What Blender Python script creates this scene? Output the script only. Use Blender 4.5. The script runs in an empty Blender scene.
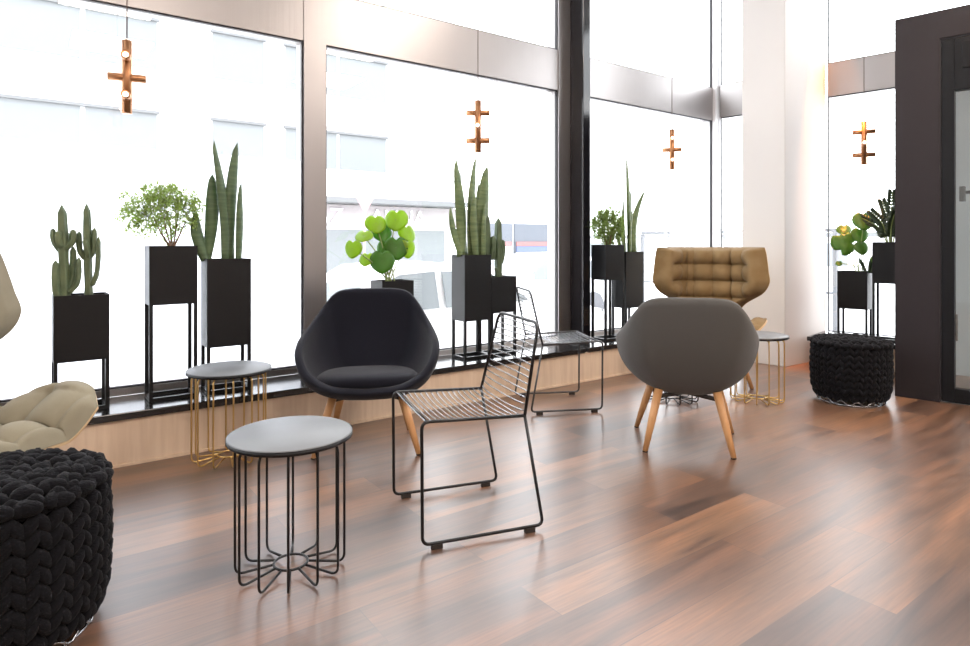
import bpy, math, random
from mathutils import Vector, Matrix
R = random.Random(7)
PI = math.pi
scene = bpy.context.scene
COL = scene.collection

# ------------------------------------------------------------------ helpers
class MB:
    """collects shapes into one mesh"""
    def __init__(s): s.v = []; s.f = []; s.sm = []
    def add(s, vs, fs, smooth=True):
        o = len(s.v); s.v += [tuple(p) for p in vs]
        for f in fs: s.f.append([i + o for i in f]); s.sm.append(smooth)
        return s
    def box(s, x0, x1, y0, y1, z0, z1, M=None):
        vs = [Vector(p) for p in ((x0,y0,z0),(x1,y0,z0),(x1,y1,z0),(x0,y1,z0),(x0,y0,z1),(x1,y0,z1),(x1,y1,z1),(x0,y1,z1))]
        if M: vs = [M @ p for p in vs]
        return s.add(vs, [(0,3,2,1),(4,5,6,7),(0,1,5,4),(1,2,6,5),(2,3,7,6),(3,0,4,7)], False)
    def tube(s, pts, r, n=8, closed=False, cap=True, prof=None, flat=1.0):
        pts = [Vector(p) for p in pts]; m = len(pts)
        rs = r if isinstance(r, (list, tuple)) else [r] * m
        T = []
        for i in range(m):
            if closed: t = pts[(i+1) % m] - pts[i-1]
            else: t = pts[min(i+1, m-1)] - pts[max(i-1, 0)]
            T.append(t.normalized() if t.length > 1e-9 else Vector((0,0,1)))
        a = Vector((0,0,1)) if abs(T[0].z) < .9 else Vector((1,0,0))
        N = (a - T[0] * a.dot(T[0])).normalized()
        vs = []
        for i in range(m):
            N = N - T[i] * N.dot(T[i])
            N = N.normalized() if N.length > 1e-6 else T[i].orthogonal().normalized()
            B = T[i].cross(N)
            for k in range(n):
                q = 2*PI*k/n; rr = rs[i] * (prof(q) if prof else 1)
                vs.append(pts[i] + (N*math.cos(q) + B*math.sin(q)*flat) * rr)
        fs = []
        for i in range(m if closed else m-1):
            j = (i+1) % m
            for k in range(n):
                l = (k+1) % n
                fs.append((i*n+k, i*n+l, j*n+l, j*n+k))
        if cap and not closed:
            fs.append(tuple(range(n))[::-1]); fs.append(tuple((m-1)*n+k for k in range(n)))
        return s.add(vs, fs)
    def lathe(s, prof, n=48, c=(0,0,0), cap=True):
        vs = []; m = len(prof)
        for (r, z) in prof:
            for k in range(n):
                q = 2*PI*k/n; vs.append((c[0]+r*math.cos(q), c[1]+r*math.sin(q), c[2]+z))
        fs = [(i*n+k, i*n+(k+1)%n, (i+1)*n+(k+1)%n, (i+1)*n+k) for i in range(m-1) for k in range(n)]
        if cap: fs += [tuple(range(n))[::-1], tuple((m-1)*n+k for k in range(n))]
        return s.add(vs, fs)
    def blob(s, c, ax, nu=9, nv=6):
        c = Vector(c); vs = [c - ax[2]]
        for j in range(1, nv):
            t = -PI/2 + PI*j/nv
            for i in range(nu):
                q = 2*PI*i/nu
                vs.append(c + ax[0]*(math.cos(t)*math.cos(q)) + ax[1]*(math.cos(t)*math.sin(q)) + ax[2]*math.sin(t))
        vs.append(c + ax[2]); top = len(vs)-1; fs = []
        for i in range(nu):
            k = (i+1) % nu
            fs.append((0, 1+k, 1+i))
            for j in range(nv-2):
                a = 1+j*nu; fs.append((a+i, a+k, a+nu+k, a+nu+i))
            a = 1+(nv-2)*nu; fs.append((a+i, a+k, top))
        return s.add(vs, fs)
    def grid(s, fn, nu, nv):
        vs = [fn(i/nu, j/nv) for j in range(nv+1) for i in range(nu+1)]
        w = nu+1
        fs = [(j*w+i, j*w+i+1, (j+1)*w+i+1, (j+1)*w+i) for j in range(nv) for i in range(nu)]
        return s.add(vs, fs)
    def prism(s, poly, z0, z1):
        n = len(poly); vs = [(x, y, z0) for x, y in poly] + [(x, y, z1) for x, y in poly]
        return s.add(vs, [tuple(range(n))[::-1], tuple(range(n, 2*n))] + [(i, (i+1) % n, n+(i+1) % n, n+i) for i in range(n)], False)
    def xf(s, T):
        s.v = [tuple(T @ Vector(p)) for p in s.v]; return s
    def build(s, name, m, parent=None):
        me = bpy.data.meshes.new(name); me.from_pydata(s.v, [], s.f)
        me.polygons.foreach_set('use_smooth', s.sm); me.update()
        o = bpy.data.objects.new(name, me); COL.objects.link(o)
        if m: me.materials.append(m)
        if parent: o.parent = parent
        return o

def fillet(pts, r, n=4, closed=False):
    pts = [Vector(p) for p in pts]; out = []; m = len(pts)
    for i in range(m):
        if not closed and i in (0, m-1): out.append(pts[i]); continue
        p, a, b = pts[i], pts[i-1], pts[(i+1) % m]
        da, db = (a-p), (b-p)
        d = min(r, da.length*.45, db.length*.45)
        A, B = p + da.normalized()*d, p + db.normalized()*d
        for k in range(n+1):
            t = k/n; out.append(A*(1-t)**2 + p*2*t*(1-t) + B*t*t)
    return out

def smooth_path(pts, n=6):
    pts = [Vector(p) for p in pts]; out = []
    for i in range(len(pts)-1):
        a = pts[max(i-1,0)]; b = pts[i]; c = pts[i+1]; d = pts[min(i+2,len(pts)-1)]
        for k in range(n):
            t = k/n
            out.append(.5*((2*b) + (c-a)*t + (2*a-5*b+4*c-d)*t*t + (3*b-a-3*c+d)*t**3))
    out.append(pts[-1]); return out

def lerpkeys(keys, s):
    """smooth interpolation through (s, values...)"""
    for i in range(len(keys)-1):
        if s <= keys[i+1][0] or i == len(keys)-2:
            k0, k1 = keys[i], keys[i+1]
            km = keys[i-1] if i else None; kp = keys[i+2] if i+2 < len(keys) else None
            h = k1[0]-k0[0]; t = max(0, min(1, (s-k0[0])/h)); out = []
            for c in range(1, len(k0)):
                d = (k1[c]-k0[c])/h
                m0 = (k1[c]-km[c])/(k1[0]-km[0]) if km else d
                m1 = (kp[c]-k0[c])/(kp[0]-k0[0]) if kp else d
                out.append((2*t**3-3*t*t+1)*k0[c] + (t**3-2*t*t+t)*h*m0 + (-2*t**3+3*t*t)*k1[c] + (t**3-t*t)*h*m1)
            return out

def tag(o, label=None, cat=None, group=None, kind=None):
    for k, v in (('label', label), ('category', cat), ('group', group), ('kind', kind)):
        if v: o[k] = v
    return o
def thing(name, label, cat, loc, rz=0, group=None):
    o = bpy.data.objects.new(name, None); COL.objects.link(o)
    o.empty_display_size = .1; o.location = loc; o.rotation_euler = (0, 0, rz)
    return tag(o, label, cat, group)
def struct(mb, name, m, parent=None):
    o = mb.build(name, m, parent)
    if not parent: o['kind'] = 'structure'
    return o
def copy_tree(o, parent=None):
    c = o.copy(); COL.objects.link(c)
    if parent: c.parent = parent
    for ch in list(o.children): copy_tree(ch, c)
    return c
def facing(fx, fy): return math.atan2(fx, -fy)          # local -Y turned to (fx, fy)
def mod_bevel(o, w, seg=2):
    b = o.modifiers.new('edge', 'BEVEL'); b.width = w; b.segments = seg; b.limit_method = 'ANGLE'; return o

# ------------------------------------------------------------------ materials
def mat(name, col, rough=.5, metal=0., spec=.5, bump=None, var=None, sheen=0., emit=None, trans=0.):
    m = bpy.data.materials.new(name); m.use_nodes = True
    nt = m.node_tree; b = nt.nodes['Principled BSDF']
    b.inputs['Base Color'].default_value = (*col, 1); b.inputs['Roughness'].default_value = rough
    b.inputs['Metallic'].default_value = metal; b.inputs['Specular IOR Level'].default_value = spec
    if sheen: b.inputs['Sheen Weight'].default_value = sheen; b.inputs['Sheen Roughness'].default_value = .5
    if emit: b.inputs['Emission Color'].default_value = (*emit[0], 1); b.inputs['Emission Strength'].default_value = emit[1]
    if bump or var:
        tc = nt.nodes.new('ShaderNodeTexCoord')
    if bump:
        mp = nt.nodes.new('ShaderNodeMapping'); mp.inputs['Scale'].default_value = bump[2] if len(bump) > 2 else (1,1,1)
        nz = nt.nodes.new('ShaderNodeTexNoise'); nz.inputs['Scale'].default_value = bump[0]; nz.inputs['Detail'].default_value = 3
        bp = nt.nodes.new('ShaderNodeBump'); bp.inputs['Strength'].default_value = bump[1]; bp.inputs['Distance'].default_value = .01
        nt.links.new(tc.outputs['Object'], mp.inputs[0]); nt.links.new(mp.outputs[0], nz.inputs['Vector'])
        nt.links.new(nz.outputs[0], bp.inputs['Height']); nt.links.new(bp.outputs[0], b.inputs['Normal'])
    if var:                                                # (scale, colour2, mapping scale)
        mp = nt.nodes.new('ShaderNodeMapping'); mp.inputs['Scale'].default_value = var[2] if len(var) > 2 else (1,1,1)
        nz = nt.nodes.new('ShaderNodeTexNoise'); nz.inputs['Scale'].default_value = var[0]; nz.inputs['Detail'].default_value = 4
        rp = nt.nodes.new('ShaderNodeValToRGB')
        rp.color_ramp.elements[0].position = .35; rp.color_ramp.elements[1].position = .65
        rp.color_ramp.elements[0].color = (*col, 1); rp.color_ramp.elements[1].color = (*var[1], 1)
        nt.links.new(tc.outputs['Object'], mp.inputs[0]); nt.links.new(mp.outputs[0], nz.inputs['Vector'])
        nt.links.new(nz.outputs[0], rp.inputs[0]); nt.links.new(rp.outputs[0], b.inputs['Base Color'])
    if trans:                                              # light passing through a leaf
        tr = nt.nodes.new('ShaderNodeBsdfTranslucent'); tr.inputs[0].default_value = (*[min(1, c*2.2) for c in col], 1)
        mx = nt.nodes.new('ShaderNodeMixShader'); mx.inputs[0].default_value = trans
        out = nt.nodes['Material Output']
        nt.links.new(b.outputs[0], mx.inputs[1]); nt.links.new(tr.outputs[0], mx.inputs[2]); nt.links.new(mx.outputs[0], out.inputs[0])
    return m

def glass_mat(name, tint=(1,1,1), fac=.06):
    m = bpy.data.materials.new(name); m.use_nodes = True; nt = m.node_tree
    nt.nodes.remove(nt.nodes['Principled BSDF'])
    t = nt.nodes.new('ShaderNodeBsdfTransparent'); t.inputs[0].default_value = (*tint, 1)
    g = nt.nodes.new('ShaderNodeBsdfGlossy'); g.inputs['Roughness'].default_value = .0
    mx = nt.nodes.new('ShaderNodeMixShader'); mx.inputs[0].default_value = fac
    nt.links.new(t.outputs[0], mx.inputs[1]); nt.links.new(g.outputs[0], mx.inputs[2])
    nt.links.new(mx.outputs[0], nt.nodes['Material Output'].inputs[0]); return m

def film_mat(name):
    m = bpy.data.materials.new(name); m.use_nodes = True; nt = m.node_tree
    nt.nodes.remove(nt.nodes['Principled BSDF'])
    t = nt.nodes.new('ShaderNodeBsdfTransparent'); t.inputs[0].default_value = (.95,.95,.97, 1)
    g = nt.nodes.new('ShaderNodeBsdfTranslucent'); g.inputs[0].default_value = (.94,.95,.97,1)
    mx = nt.nodes.new('ShaderNodeMixShader'); mx.inputs[0].default_value = .82
    nt.links.new(t.outputs[0], mx.inputs[1]); nt.links.new(g.outputs[0], mx.inputs[2])
    nt.links.new(mx.outputs[0], nt.nodes['Material Output'].inputs[0]); return m

def floor_mat():
    m = bpy.data.materials.new('plank floor'); m.use_nodes = True; nt = m.node_tree; N = nt.nodes; L = nt.links
    b = N['Principled BSDF']; tc = N.new('ShaderNodeTexCoord')
    def mapped(sc):
        mp = N.new('ShaderNodeMapping'); mp.inputs['Scale'].default_value = sc; L.new(tc.outputs['Object'], mp.inputs[0]); return mp
    def ramp(src, stops):
        r = N.new('ShaderNodeValToRGB'); e = r.color_ramp.elements
        while len(e) < len(stops): e.new(.5)
        for i, (p, c) in enumerate(stops): e[i].position = p; e[i].color = (*c, 1)
        L.new(src, r.inputs[0]); return r
    def mixn(kind, fac, a, c):
        x = N.new('ShaderNodeMixRGB'); x.blend_type = kind
        if isinstance(fac, float): x.inputs[0].default_value = fac
        else: L.new(fac, x.inputs[0])
        L.new(a, x.inputs[1]); L.new(c, x.inputs[2]); return x
    br = N.new('ShaderNodeTexBrick'); L.new(mapped((1,1,1)).outputs[0], br.inputs['Vector'])
    br.offset = .37; br.offset_frequency = 2
    br.inputs['Color1'].default_value = (0,0,0,1); br.inputs['Color2'].default_value = (1,1,1,1); br.inputs['Mortar'].default_value = (.3,.3,.3,1)
    br.inputs['Scale'].default_value = 1; br.inputs['Mortar Size'].default_value = .0016; br.inputs['Mortar Smooth'].default_value = .3
    br.inputs['Brick Width'].default_value = 1.25; br.inputs['Row Height'].default_value = .19
    base = ramp(br.outputs['Color'], [(0,FLOOR_C[0]), (.35,FLOOR_C[1]), (.7,FLOOR_C[2]), (1,FLOOR_C[3])])
    # grain shifted plank by plank
    off = N.new('ShaderNodeVectorMath'); off.operation = 'MULTIPLY_ADD'
    comb = N.new('ShaderNodeCombineXYZ'); L.new(br.outputs['Color'], comb.inputs[0]); L.new(br.outputs['Color'], comb.inputs[2])
    L.new(comb.outputs[0], off.inputs[0]); off.inputs[1].default_value = (7,0,11); L.new(mapped((.9,9,1)).outputs[0], off.inputs[2])
    n1 = N.new('ShaderNodeTexNoise'); n1.inputs['Scale'].default_value = 1.3; n1.inputs['Detail'].default_value = 4; n1.inputs['Distortion'].default_value = .6
    L.new(off.outputs[0], n1.inputs['Vector'])
    streak = ramp(n1.outputs[0], [(.28,(.40,.38,.39)), (.47,(.90,.89,.89)), (.72,(1.55,1.36,1.14))])
    n2 = N.new('ShaderNodeTexNoise'); n2.inputs['Scale'].default_value = 4; n2.inputs['Detail'].default_value = 6
    L.new(mapped((1.5,30,1)).outputs[0], n2.inputs['Vector'])
    fine = ramp(n2.outputs[0], [(.3,(.70,.70,.70)), (.7,(1.18,1.18,1.18))])
    c = mixn('MULTIPLY', 1., base.outputs[0], streak.outputs[0]); c = mixn('MULTIPLY', .8, c.outputs[0], fine.outputs[0])
    groove = N.new('ShaderNodeRGB'); groove.outputs[0].default_value = (.05,.03,.025,1)
    gm = N.new('ShaderNodeMath'); gm.operation = 'MULTIPLY'; gm.inputs[1].default_value = .6; L.new(br.outputs['Fac'], gm.inputs[0])
    c = mixn('MIX', gm.outputs[0], c.outputs[0], groove.outputs[0])
    L.new(c.outputs[0], b.inputs['Base Color'])
    rr = N.new('ShaderNodeMapRange'); rr.inputs[3].default_value = .30; rr.inputs[4].default_value = .44
    L.new(n1.outputs[0], rr.inputs[0]); L.new(rr.outputs[0], b.inputs['Roughness'])
    b.inputs['Specular IOR Level'].default_value = 1.0; b.inputs['Coat Weight'].default_value = .45; b.inputs['Coat Roughness'].default_value = .30
    return m
FLOOR_C = [(.080,.042,.028), (.122,.060,.033), (.150,.075,.040), (.190,.100,.054)]

M = dict(
    floor=floor_mat(),
    oak=mat('pale oak panel', (.62,.47,.345), .45, var=(3, (.70,.55,.415), (11,1.2,.9))),
    sill=mat('black stone sill', (.012,.012,.013), .16, spec=.6),
    steel=mat('brushed steel', (.36,.34,.335), .36, 1., bump=(40, .05, (1,1,.02))),
    white_frame=mat('pale frame', (.66,.65,.66), .35, .3),
    gasket=mat('dark gasket', (.02,.018,.022), .5),
    post=mat('black steel post', (.006,.006,.008), .10, spec=.5),
    wall=mat('white plaster', (.60,.585,.575), .85),
    ceil=mat('ceiling paint', (.80,.78,.75), .9),
    darkwall=mat('charcoal wall', (.019,.0155,.018), .6, spec=.22),
    doorframe=mat('black door frame', (.004,.0045,.006), .45, spec=.2),
    glass=glass_mat('window glass'), doorglass=glass_mat('door glass', (.86,.9,.9), .10),
    film=film_mat('frosted film'),
    vest=mat('vestibule grey', (.56,.58,.61), .7),
    planter=mat('black planter steel', (.0035,.0034,.0042), .45, spec=.32),
    soil=mat('soil', (.03,.022,.016), .95, bump=(60, .6)),
    navy=mat('navy wool', (.0045,.005,.0105), .9, spec=.2, bump=(500,.25), sheen=.10),
    grey=mat('grey wool', (.082,.079,.075), .9, spec=.2, bump=(500,.25), sheen=.12),
    legoak=mat('oak leg', (.48,.24,.095), .45, var=(4, (.56,.30,.13), (8,8,.8))),
    foot=mat('leg foot', (.02,.015,.012), .6),
    tan=mat('tan wool', (.165,.102,.042), .9, spec=.2, bump=(400,.3), sheen=.06, var=(9, (.195,.128,.06))),
    beige=mat('beige wool', (.215,.19,.135), .9, spec=.2, bump=(400,.3), sheen=.06, var=(9, (.245,.22,.16))),
    ply=mat('light plywood', (.62,.43,.24), .4),
    wire=mat('black steel wire', (.005,.005,.006), .3, spec=.4), wireshine=mat('black wire with painted sheen', (.30,.30,.31), .25, .9),  # wireshine: grey metal colour stands for window reflections on black wire
    wiregrey=mat('dark grey steel wire', (.03,.03,.033), .35, .3, spec=.6),
    top=mat('grey tabletop', (.125,.131,.14), .48, spec=.7),
    gold=mat('brass wire', (.62,.42,.17), .28, 1.),
    yarn=mat('black wool yarn', (.0055,.0055,.0072), .95, spec=.1, bump=(120,.5,(1,1,3)), sheen=.04),
    core=mat('pouf core', (.003,.003,.003), 1, spec=0),
    chrome=mat('chrome wire', (.42,.42,.44), .2, 1.),
    copper=mat('copper tube', (.42,.20,.095), .34, .85),
    bulb=mat('lit bulb', (1,.9,.75), .4, emit=((1,.82,.6), 5)),
    cable=mat('pendant cable', (.11,.07,.06), .6),
    cactus=mat('cactus skin', (.08,.115,.06), .55, var=(14, (.13,.165,.085))),
    cactusdark=mat('dark cactus skin', (.05,.08,.04), .55, var=(14, (.09,.135,.065))),
    fern=mat('fern green', (.17,.235,.055), .55, trans=.4),
    aralia=mat('yellow green leaf', (.14,.20,.05), .55, trans=.4),
    stem=mat('brown stem', (.20,.105,.055), .7),
    snake=mat('snake plant leaf', (.09,.14,.06), .45, var=(6, (.21,.27,.12), (1,1,9)), trans=.2),
    snakedark=mat('dark leaf', (.06,.10,.045), .45, var=(6, (.12,.175,.08), (1,1,9)), trans=.2),
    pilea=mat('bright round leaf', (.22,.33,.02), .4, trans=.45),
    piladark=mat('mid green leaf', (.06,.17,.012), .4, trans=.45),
    greenstem=mat('green stem', (.22,.28,.08), .5),
    monstera=mat('monstera leaf', (.08,.17,.025), .4, trans=.35),
    zz=mat('dark glossy leaf', (.03,.05,.022), .35, trans=.15),
    facade=mat('white facade', (.80,.80,.80), .8), facline=mat('facade ledge', (.15,.155,.16), .8),
    facwin=mat('pale window', (.197,.21,.217), .7, spec=.1), street=mat('street', (.72,.72,.73), .9),
    sign=mat('pale sign', (.38,.345,.35), .7), letter=mat('white letter', (.9,.9,.9), .6),
    shopdark=mat('shop window', (.09,.10,.12), .4), red=mat('glare-paled red', (.28,.11,.11), .6),  # poster red and blue lightened: window glare mixed into the colour
    blue=mat('glare-paled blue', (.10,.13,.24), .6), carwhite=mat('white car paint', (.85,.85,.86), .3),
    carglass=mat('car glass', (.17,.19,.20), .2), tyre=mat('tyre', (.10,.10,.11), .8), pink=mat('pink red', (.42,.25,.27), .6),  # car glass, tyre and sign red paled in colour for the glare too
    rail=mat('railing grey', (.12,.125,.135), .6), carglassd=mat('car lamp', (.2,.2,.2), .3),
)

# ------------------------------------------------------------------ camera (level, shifted lens)
F_PX, HORIZON, CAM_H = 625., 243., 1.08
FX, FY = .5901, .8073
cam = bpy.data.cameras.new('camera'); co = bpy.data.objects.new('camera', cam); COL.objects.link(co)
co.location = (0, 0, CAM_H); co.rotation_euler = (PI/2, 0, -math.atan2(FX, FY))
cam.sensor_width = 36; cam.lens = F_PX/970*36; cam.shift_y = -(323-HORIZON)/970; cam.clip_start = .05; cam.clip_end = 200
scene.camera = co

# ------------------------------------------------------------------ setting
GY, CEIL = 3.87, 4.05                    # window plane, ceiling
SY = 3.46                               # sill front edge
X0, Y0 = -4.0, -5.0
CX, CA = 5.82, math.radians(9.735)      # room corner; the side front turns away by this angle
SIDE = Matrix.Translation((CX, GY, 0)) @ Matrix.Rotation(CA, 4, 'Z')
def sidept(x, y, z=0): return SIDE @ Vector((x, y, z))
def side_empty(name):
    o = thing(name, None, None, (CX, GY, 0), CA); o['kind'] = 'structure'; return o
e0, e1 = sidept(.1, -8.9), sidept(.1, .1)
shape = [(X0, Y0), (e0.x, Y0), (e1.x, GY+.1), (X0, GY+.1)]
struct(MB().prism(shape, -.08, 0), 'floor', M['floor'])
struct(MB().prism(shape, CEIL, CEIL+.1), 'ceiling', M['ceil'])
struct(MB().box(X0-.1, X0, Y0, GY+.1, 0, CEIL), 'wall_back_left', M['wall'])
struct(MB().box(X0, e0.x, Y0-.1, Y0, 0, CEIL), 'wall_back', M['wall'])
struct(MB().box(0, .1, -8.9, -4.4, 0, CEIL).xf(SIDE), 'wall_right', M['wall'])
# pillar
PA, PB = (5.322, 2.853), (5.99, 2.822)
mod_bevel(struct(MB().prism([PA, PB, (5.93, 3.19), (5.259, 3.222)], 0, CEIL), 'wall_pillar', M['wall']), .006)
# low oak fronts and black sills
struct(MB().box(X0, 5.29, SY+.018, GY+.1, 0, .225), 'trim_1', M['oak'])
struct(MB().box(-.25, .1, -1.83, -1.06, 0, .225).xf(SIDE), 'trim_2', M['oak'])
mod_bevel(struct(MB().box(X0, 3.498, SY, GY-.02, .225, .262), 'trim_3', M['sill']), .004)
mod_bevel(struct(MB().box(3.535, 5.26, SY, GY-.02, .225, .262), 'trim_4', M['sill']), .004)
mod_bevel(struct(MB().box(-.50, -.02, -1.835, -1.045, .225, .262).xf(SIDE), 'trim_5', M['sill']), .004)
struct(MB().box(3.499, 3.534, SY+.03, SY+.06, .15, .262), 'trim_6', M['post'])
struct(MB().box(X0, 5.29, SY+.006, SY+.02, 0, .012), 'baseboard_window', M['oak'])
# steel mullions, beams, post
ZB0, ZB1 = 2.358, 2.693
for n, (a, b) in enumerate([(-.80, -.655), (1.403, 1.548), (-2.95, -2.81)]):
    struct(MB().box(a, b, GY-.02, GY+.12, .262, CEIL), f'trim_{7+n}', M['steel'])
struct(MB().box(3.576, 3.712, GY-.02, GY+.12, .262, CEIL), 'trim_10', M['steel'])
mod_bevel(struct(MB().box(3.714, 3.797, 3.70, GY+.1, .262, CEIL), 'trim_11', M['post']), .003)
struct(MB().box(5.76, 5.88, GY-.045, GY+.12, .262, CEIL), 'trim_12', M['white_frame'])
bays = [(-2.81, -.80), (-.655, 1.403), (1.548, 3.576), (3.797, 5.76)]
for n, (a, b) in enumerate(bays):
    struct(MB().box(a, b, GY-.012, GY+.1, ZB0, ZB1), f'trim_{13+n}', M['steel'])
struct(MB().box(-.012, .1, -.64, -.06, ZB0+.03, ZB1+.03).xf(SIDE), 'trim_17', M['steel'])
struct(MB().box(-.012, .1, -4.4, -1.075, ZB0+.08, ZB1+.05).xf(SIDE), 'trim_18', M['steel'])
def pane_x(parent, a, b, z0, z1, y=GY+.03):
    g = .009
    MB().box(a, a+g, y-.035, y-.012, z0, z1).box(b-g, b, y-.035, y-.012, z0, z1).box(a+g, b-g, y-.035, y-.012, z0, z0+g).box(a+g, b-g, y-.035, y-.012, z1-g, z1).build('frame', M['gasket'], parent)
    MB().box(a, b, y-.008, y, z0, z1).build('glass_pane', M['glass'], parent)
def pane_y(parent, a, b, z0, z1, x=.03):
    g = .009
    MB().box(x-.035, x-.012, a, a+g, z0, z1).box(x-.035, x-.012, b-g, b, z0, z1).box(x-.035, x-.012, a+g, b-g, z0, z0+g).box(x-.035, x-.012, a+g, b-g, z1-g, z1).build('frame', M['gasket'], parent)
    MB().box(x-.008, x, a, b, z0, z1).build('glass_pane', M['glass'], parent)
for n, (a, b) in enumerate(bays):
    w = thing(f'window_{n+1}', None, None, (0,0,0)); w['kind'] = 'structure'
    MB().box(a, b, GY-.02, GY+.1, .262, .30).build('bottom_rail', M['white_frame'] if n > 1 else M['steel'], w)
    pane_x(w, a, b, .30, ZB0); pane_x(w, a, b, ZB1, CEIL)
    if n < 2: MB().box(a+.002, b-.002, GY+.0195, GY+.0215, .31, 1.60).build('frosted_film', M['film'], w)
w = side_empty('window_5')
pane_y(w, -.64, -.06, .262, ZB0+.03); pane_y(w, -.64, -.06, ZB1+.03, CEIL)
w = side_empty('window_6')
pane_y(w, -4.4, -1.075, .262, ZB0+.08); pane_y(w, -4.4, -1.075, ZB1+.05, CEIL)

# dark entrance vestibule with a glazed door
VX, VY, VZ, VE = -1.208, -1.838, 2.655, -4.2
DY1, DZ1, GL = -2.095, 2.466, -2.176
v = MB()
v.box(VX, VX+.08, DY1, VY, 0, VZ).box(VX, VX+.08, VE, DY1, DZ1, VZ)
v.box(VX+.08, -.012, VY-.08, VY, 0, VZ).box(VX+.08, -.012, VE, VY-.08, VZ-.05, VZ)
struct(v.xf(SIDE), 'wall_vestibule', M['darkwall'])
struct(MB().box(VX+.08, -.02, VY-.1, VY-.081, .0, VZ-.06).box(VX+.08, -.02, VE, VY-.1, VZ-.08, VZ-.06).box(-.03, -.014, -3.2, VY-.1, 0, VZ-.08).xf(SIDE), 'wall_vestibule_lining', M['vest'])
struct(MB().box(VX, -.02, VE-.1, VE, 0, VZ).xf(SIDE), 'wall_vestibule_end', M['vest'])
d = side_empty('door_1')
MB().box(VX+.012, VX+.07, DY1-.006, DY1, .01, DZ1).box(VX+.012, VX+.07, VE, DY1-.006, DZ1-.012, DZ1).build('shadow_gap', M['gasket'], d)
fr = MB().box(VX+.004, VX+.07, GL, DY1-.012, .01, DZ1-.018).box(VX+.004, VX+.07, VE, GL, .01, .105).box(VX+.004, VX+.07, VE, GL, 2.1, DZ1-.018)
mod_bevel(fr.build('door_frame', M['doorframe'], d), .003)
mod_bevel(MB().box(VX-.004, VX+.006, VE+.8, GL-.04, 2.24, 2.42).build('transom_panel', M['doorframe'], d), .004)
MB().box(VX+.03, VX+.042, VE, GL, .105, 2.1).build('glass_pane', M['doorglass'], d)
MB().box(VX+.05, VX+.10, GL-.05, GL-.02, 1.36, 1.46).tube([(VX+.08, GL-.035, 1.42), (VX+.08, GL-.22, 1.42)], .012).build('lock_case', M['doorframe'], d)
MB().box(VX+.044, VX+.06, GL-.013, GL-.001, .42, .60).build('hinge', M['chrome'], d)

# ------------------------------------------------------------------ potted plants on tall black stands
def planter(name, label, cat, x, y, z0, z1, rz=0, group=None, w=.23, dp=.165, base=.262):
    t = thing(name, label, cat, (x, y, base), rz, group)
    a, b = -w/2, w/2; c, e = -dp/2, dp/2; Z0, Z1 = z0-base, z1-base; k = .004
    pb = MB()
    pb.box(a, b, c, c+k, Z0, Z1).box(a, b, e-k, e, Z0, Z1).box(a, a+k, c+k, e-k, Z0, Z1).box(b-k, b, c+k, e-k, Z0, Z1).box(a+k, b-k, c+k, e-k, Z0, Z0+k)
    pb.build('planter_box', M['planter'], t)
    MB().box(a+k, b-k, c+k, e-k, Z1-.03, Z1-.012).build('soil', M['soil'], t)
    q = .018
    for sx in (a, b-q):
        for sy in (c, e-q):
            MB().box(sx, sx+q, sy, sy+q, q, Z0).build('leg', M['planter'], t)
    bf = MB().box(a, b, c, c+q, 0, q).box(a, b, e-q, e, 0, q).box(a, a+q, c+q, e-q, 0, q).box(b-q, b, c+q, e-q, 0, q)
    bf.build('base_frame', M['planter'], t)
    t['rim'] = Z1
    return t, Z1 - .014

def ribbed(path, r, n=20, ribs=5, tip=True):
    p = smooth_path(path, 5); m = len(p); rs = []
    for i in range(m):
        u = i/(m-1); f = 1.
        if u > .8: f = math.sqrt(max(0.02, 1-((u-.8)/.2)**2))
        if u < .1: f = .75 + 2.5*u
        rs.append(r*f*(1+.06*math.sin(i*2.1)))
    return MB().tube(p, rs, n, prof=lambda q: 1+.17*math.cos(ribs*q))

def cactus(t, z, stems, m='cactus'):
    """stems: (x, y0, [(dx,dz)...], r) in metres over the soil"""
    for path, r in stems:
        ribbed([(x, y, z+h) for x, y, h in path], r).build('cactus_stem', M[m], t)

def blade(base, tip, w, bend=0., twist=0., curl=.35, n=14, sway=0.):
    """one upright leaf: curved V-section blade from base to tip"""
    base, tip = Vector(base), Vector(tip); d = tip - base
    side = Vector((math.cos(twist), math.sin(twist), 0)); nrm = Vector((-side.y, side.x, 0))
    mb = MB(); vs = []
    for i in range(n+1):
        u = i/n
        prof = (.55 + .9*u - .45*u*u) if u < .55 else (.909 * math.sqrt(max(0, 1-((u-.55)/.45)**1.9)))
        hw = w*.72*prof/.91 + .0004
        c = base + d*u + nrm*(bend*u*u) + side*(sway*math.sin(PI*u))
        tw = .5*u; s = side*math.cos(tw) + nrm*math.sin(tw); nn = Vector((-s.y, s.x, 0))
        for k in range(5):
            q = (k-2)/2
            vs.append(c + s*(hw*q) + nn*(hw*curl*q*q))
        for k in range(5):
            q = (2-k)/2
            vs.append(c + s*(hw*q) + nn*(hw*curl*q*q - .0035*(1-u*.7)*(1-abs(q)*.8)))
    m = 10
    fs = [(i*m+k, i*m+(k+1)%m, (i+1)*m+(k+1)%m, (i+1)*m+k) for i in range(n) for k in range(m)]
    fs.append(tuple(range(m))[::-1]); fs.append(tuple(n*m+k for k in range(m)))
    return mb.add(vs, fs)

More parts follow.
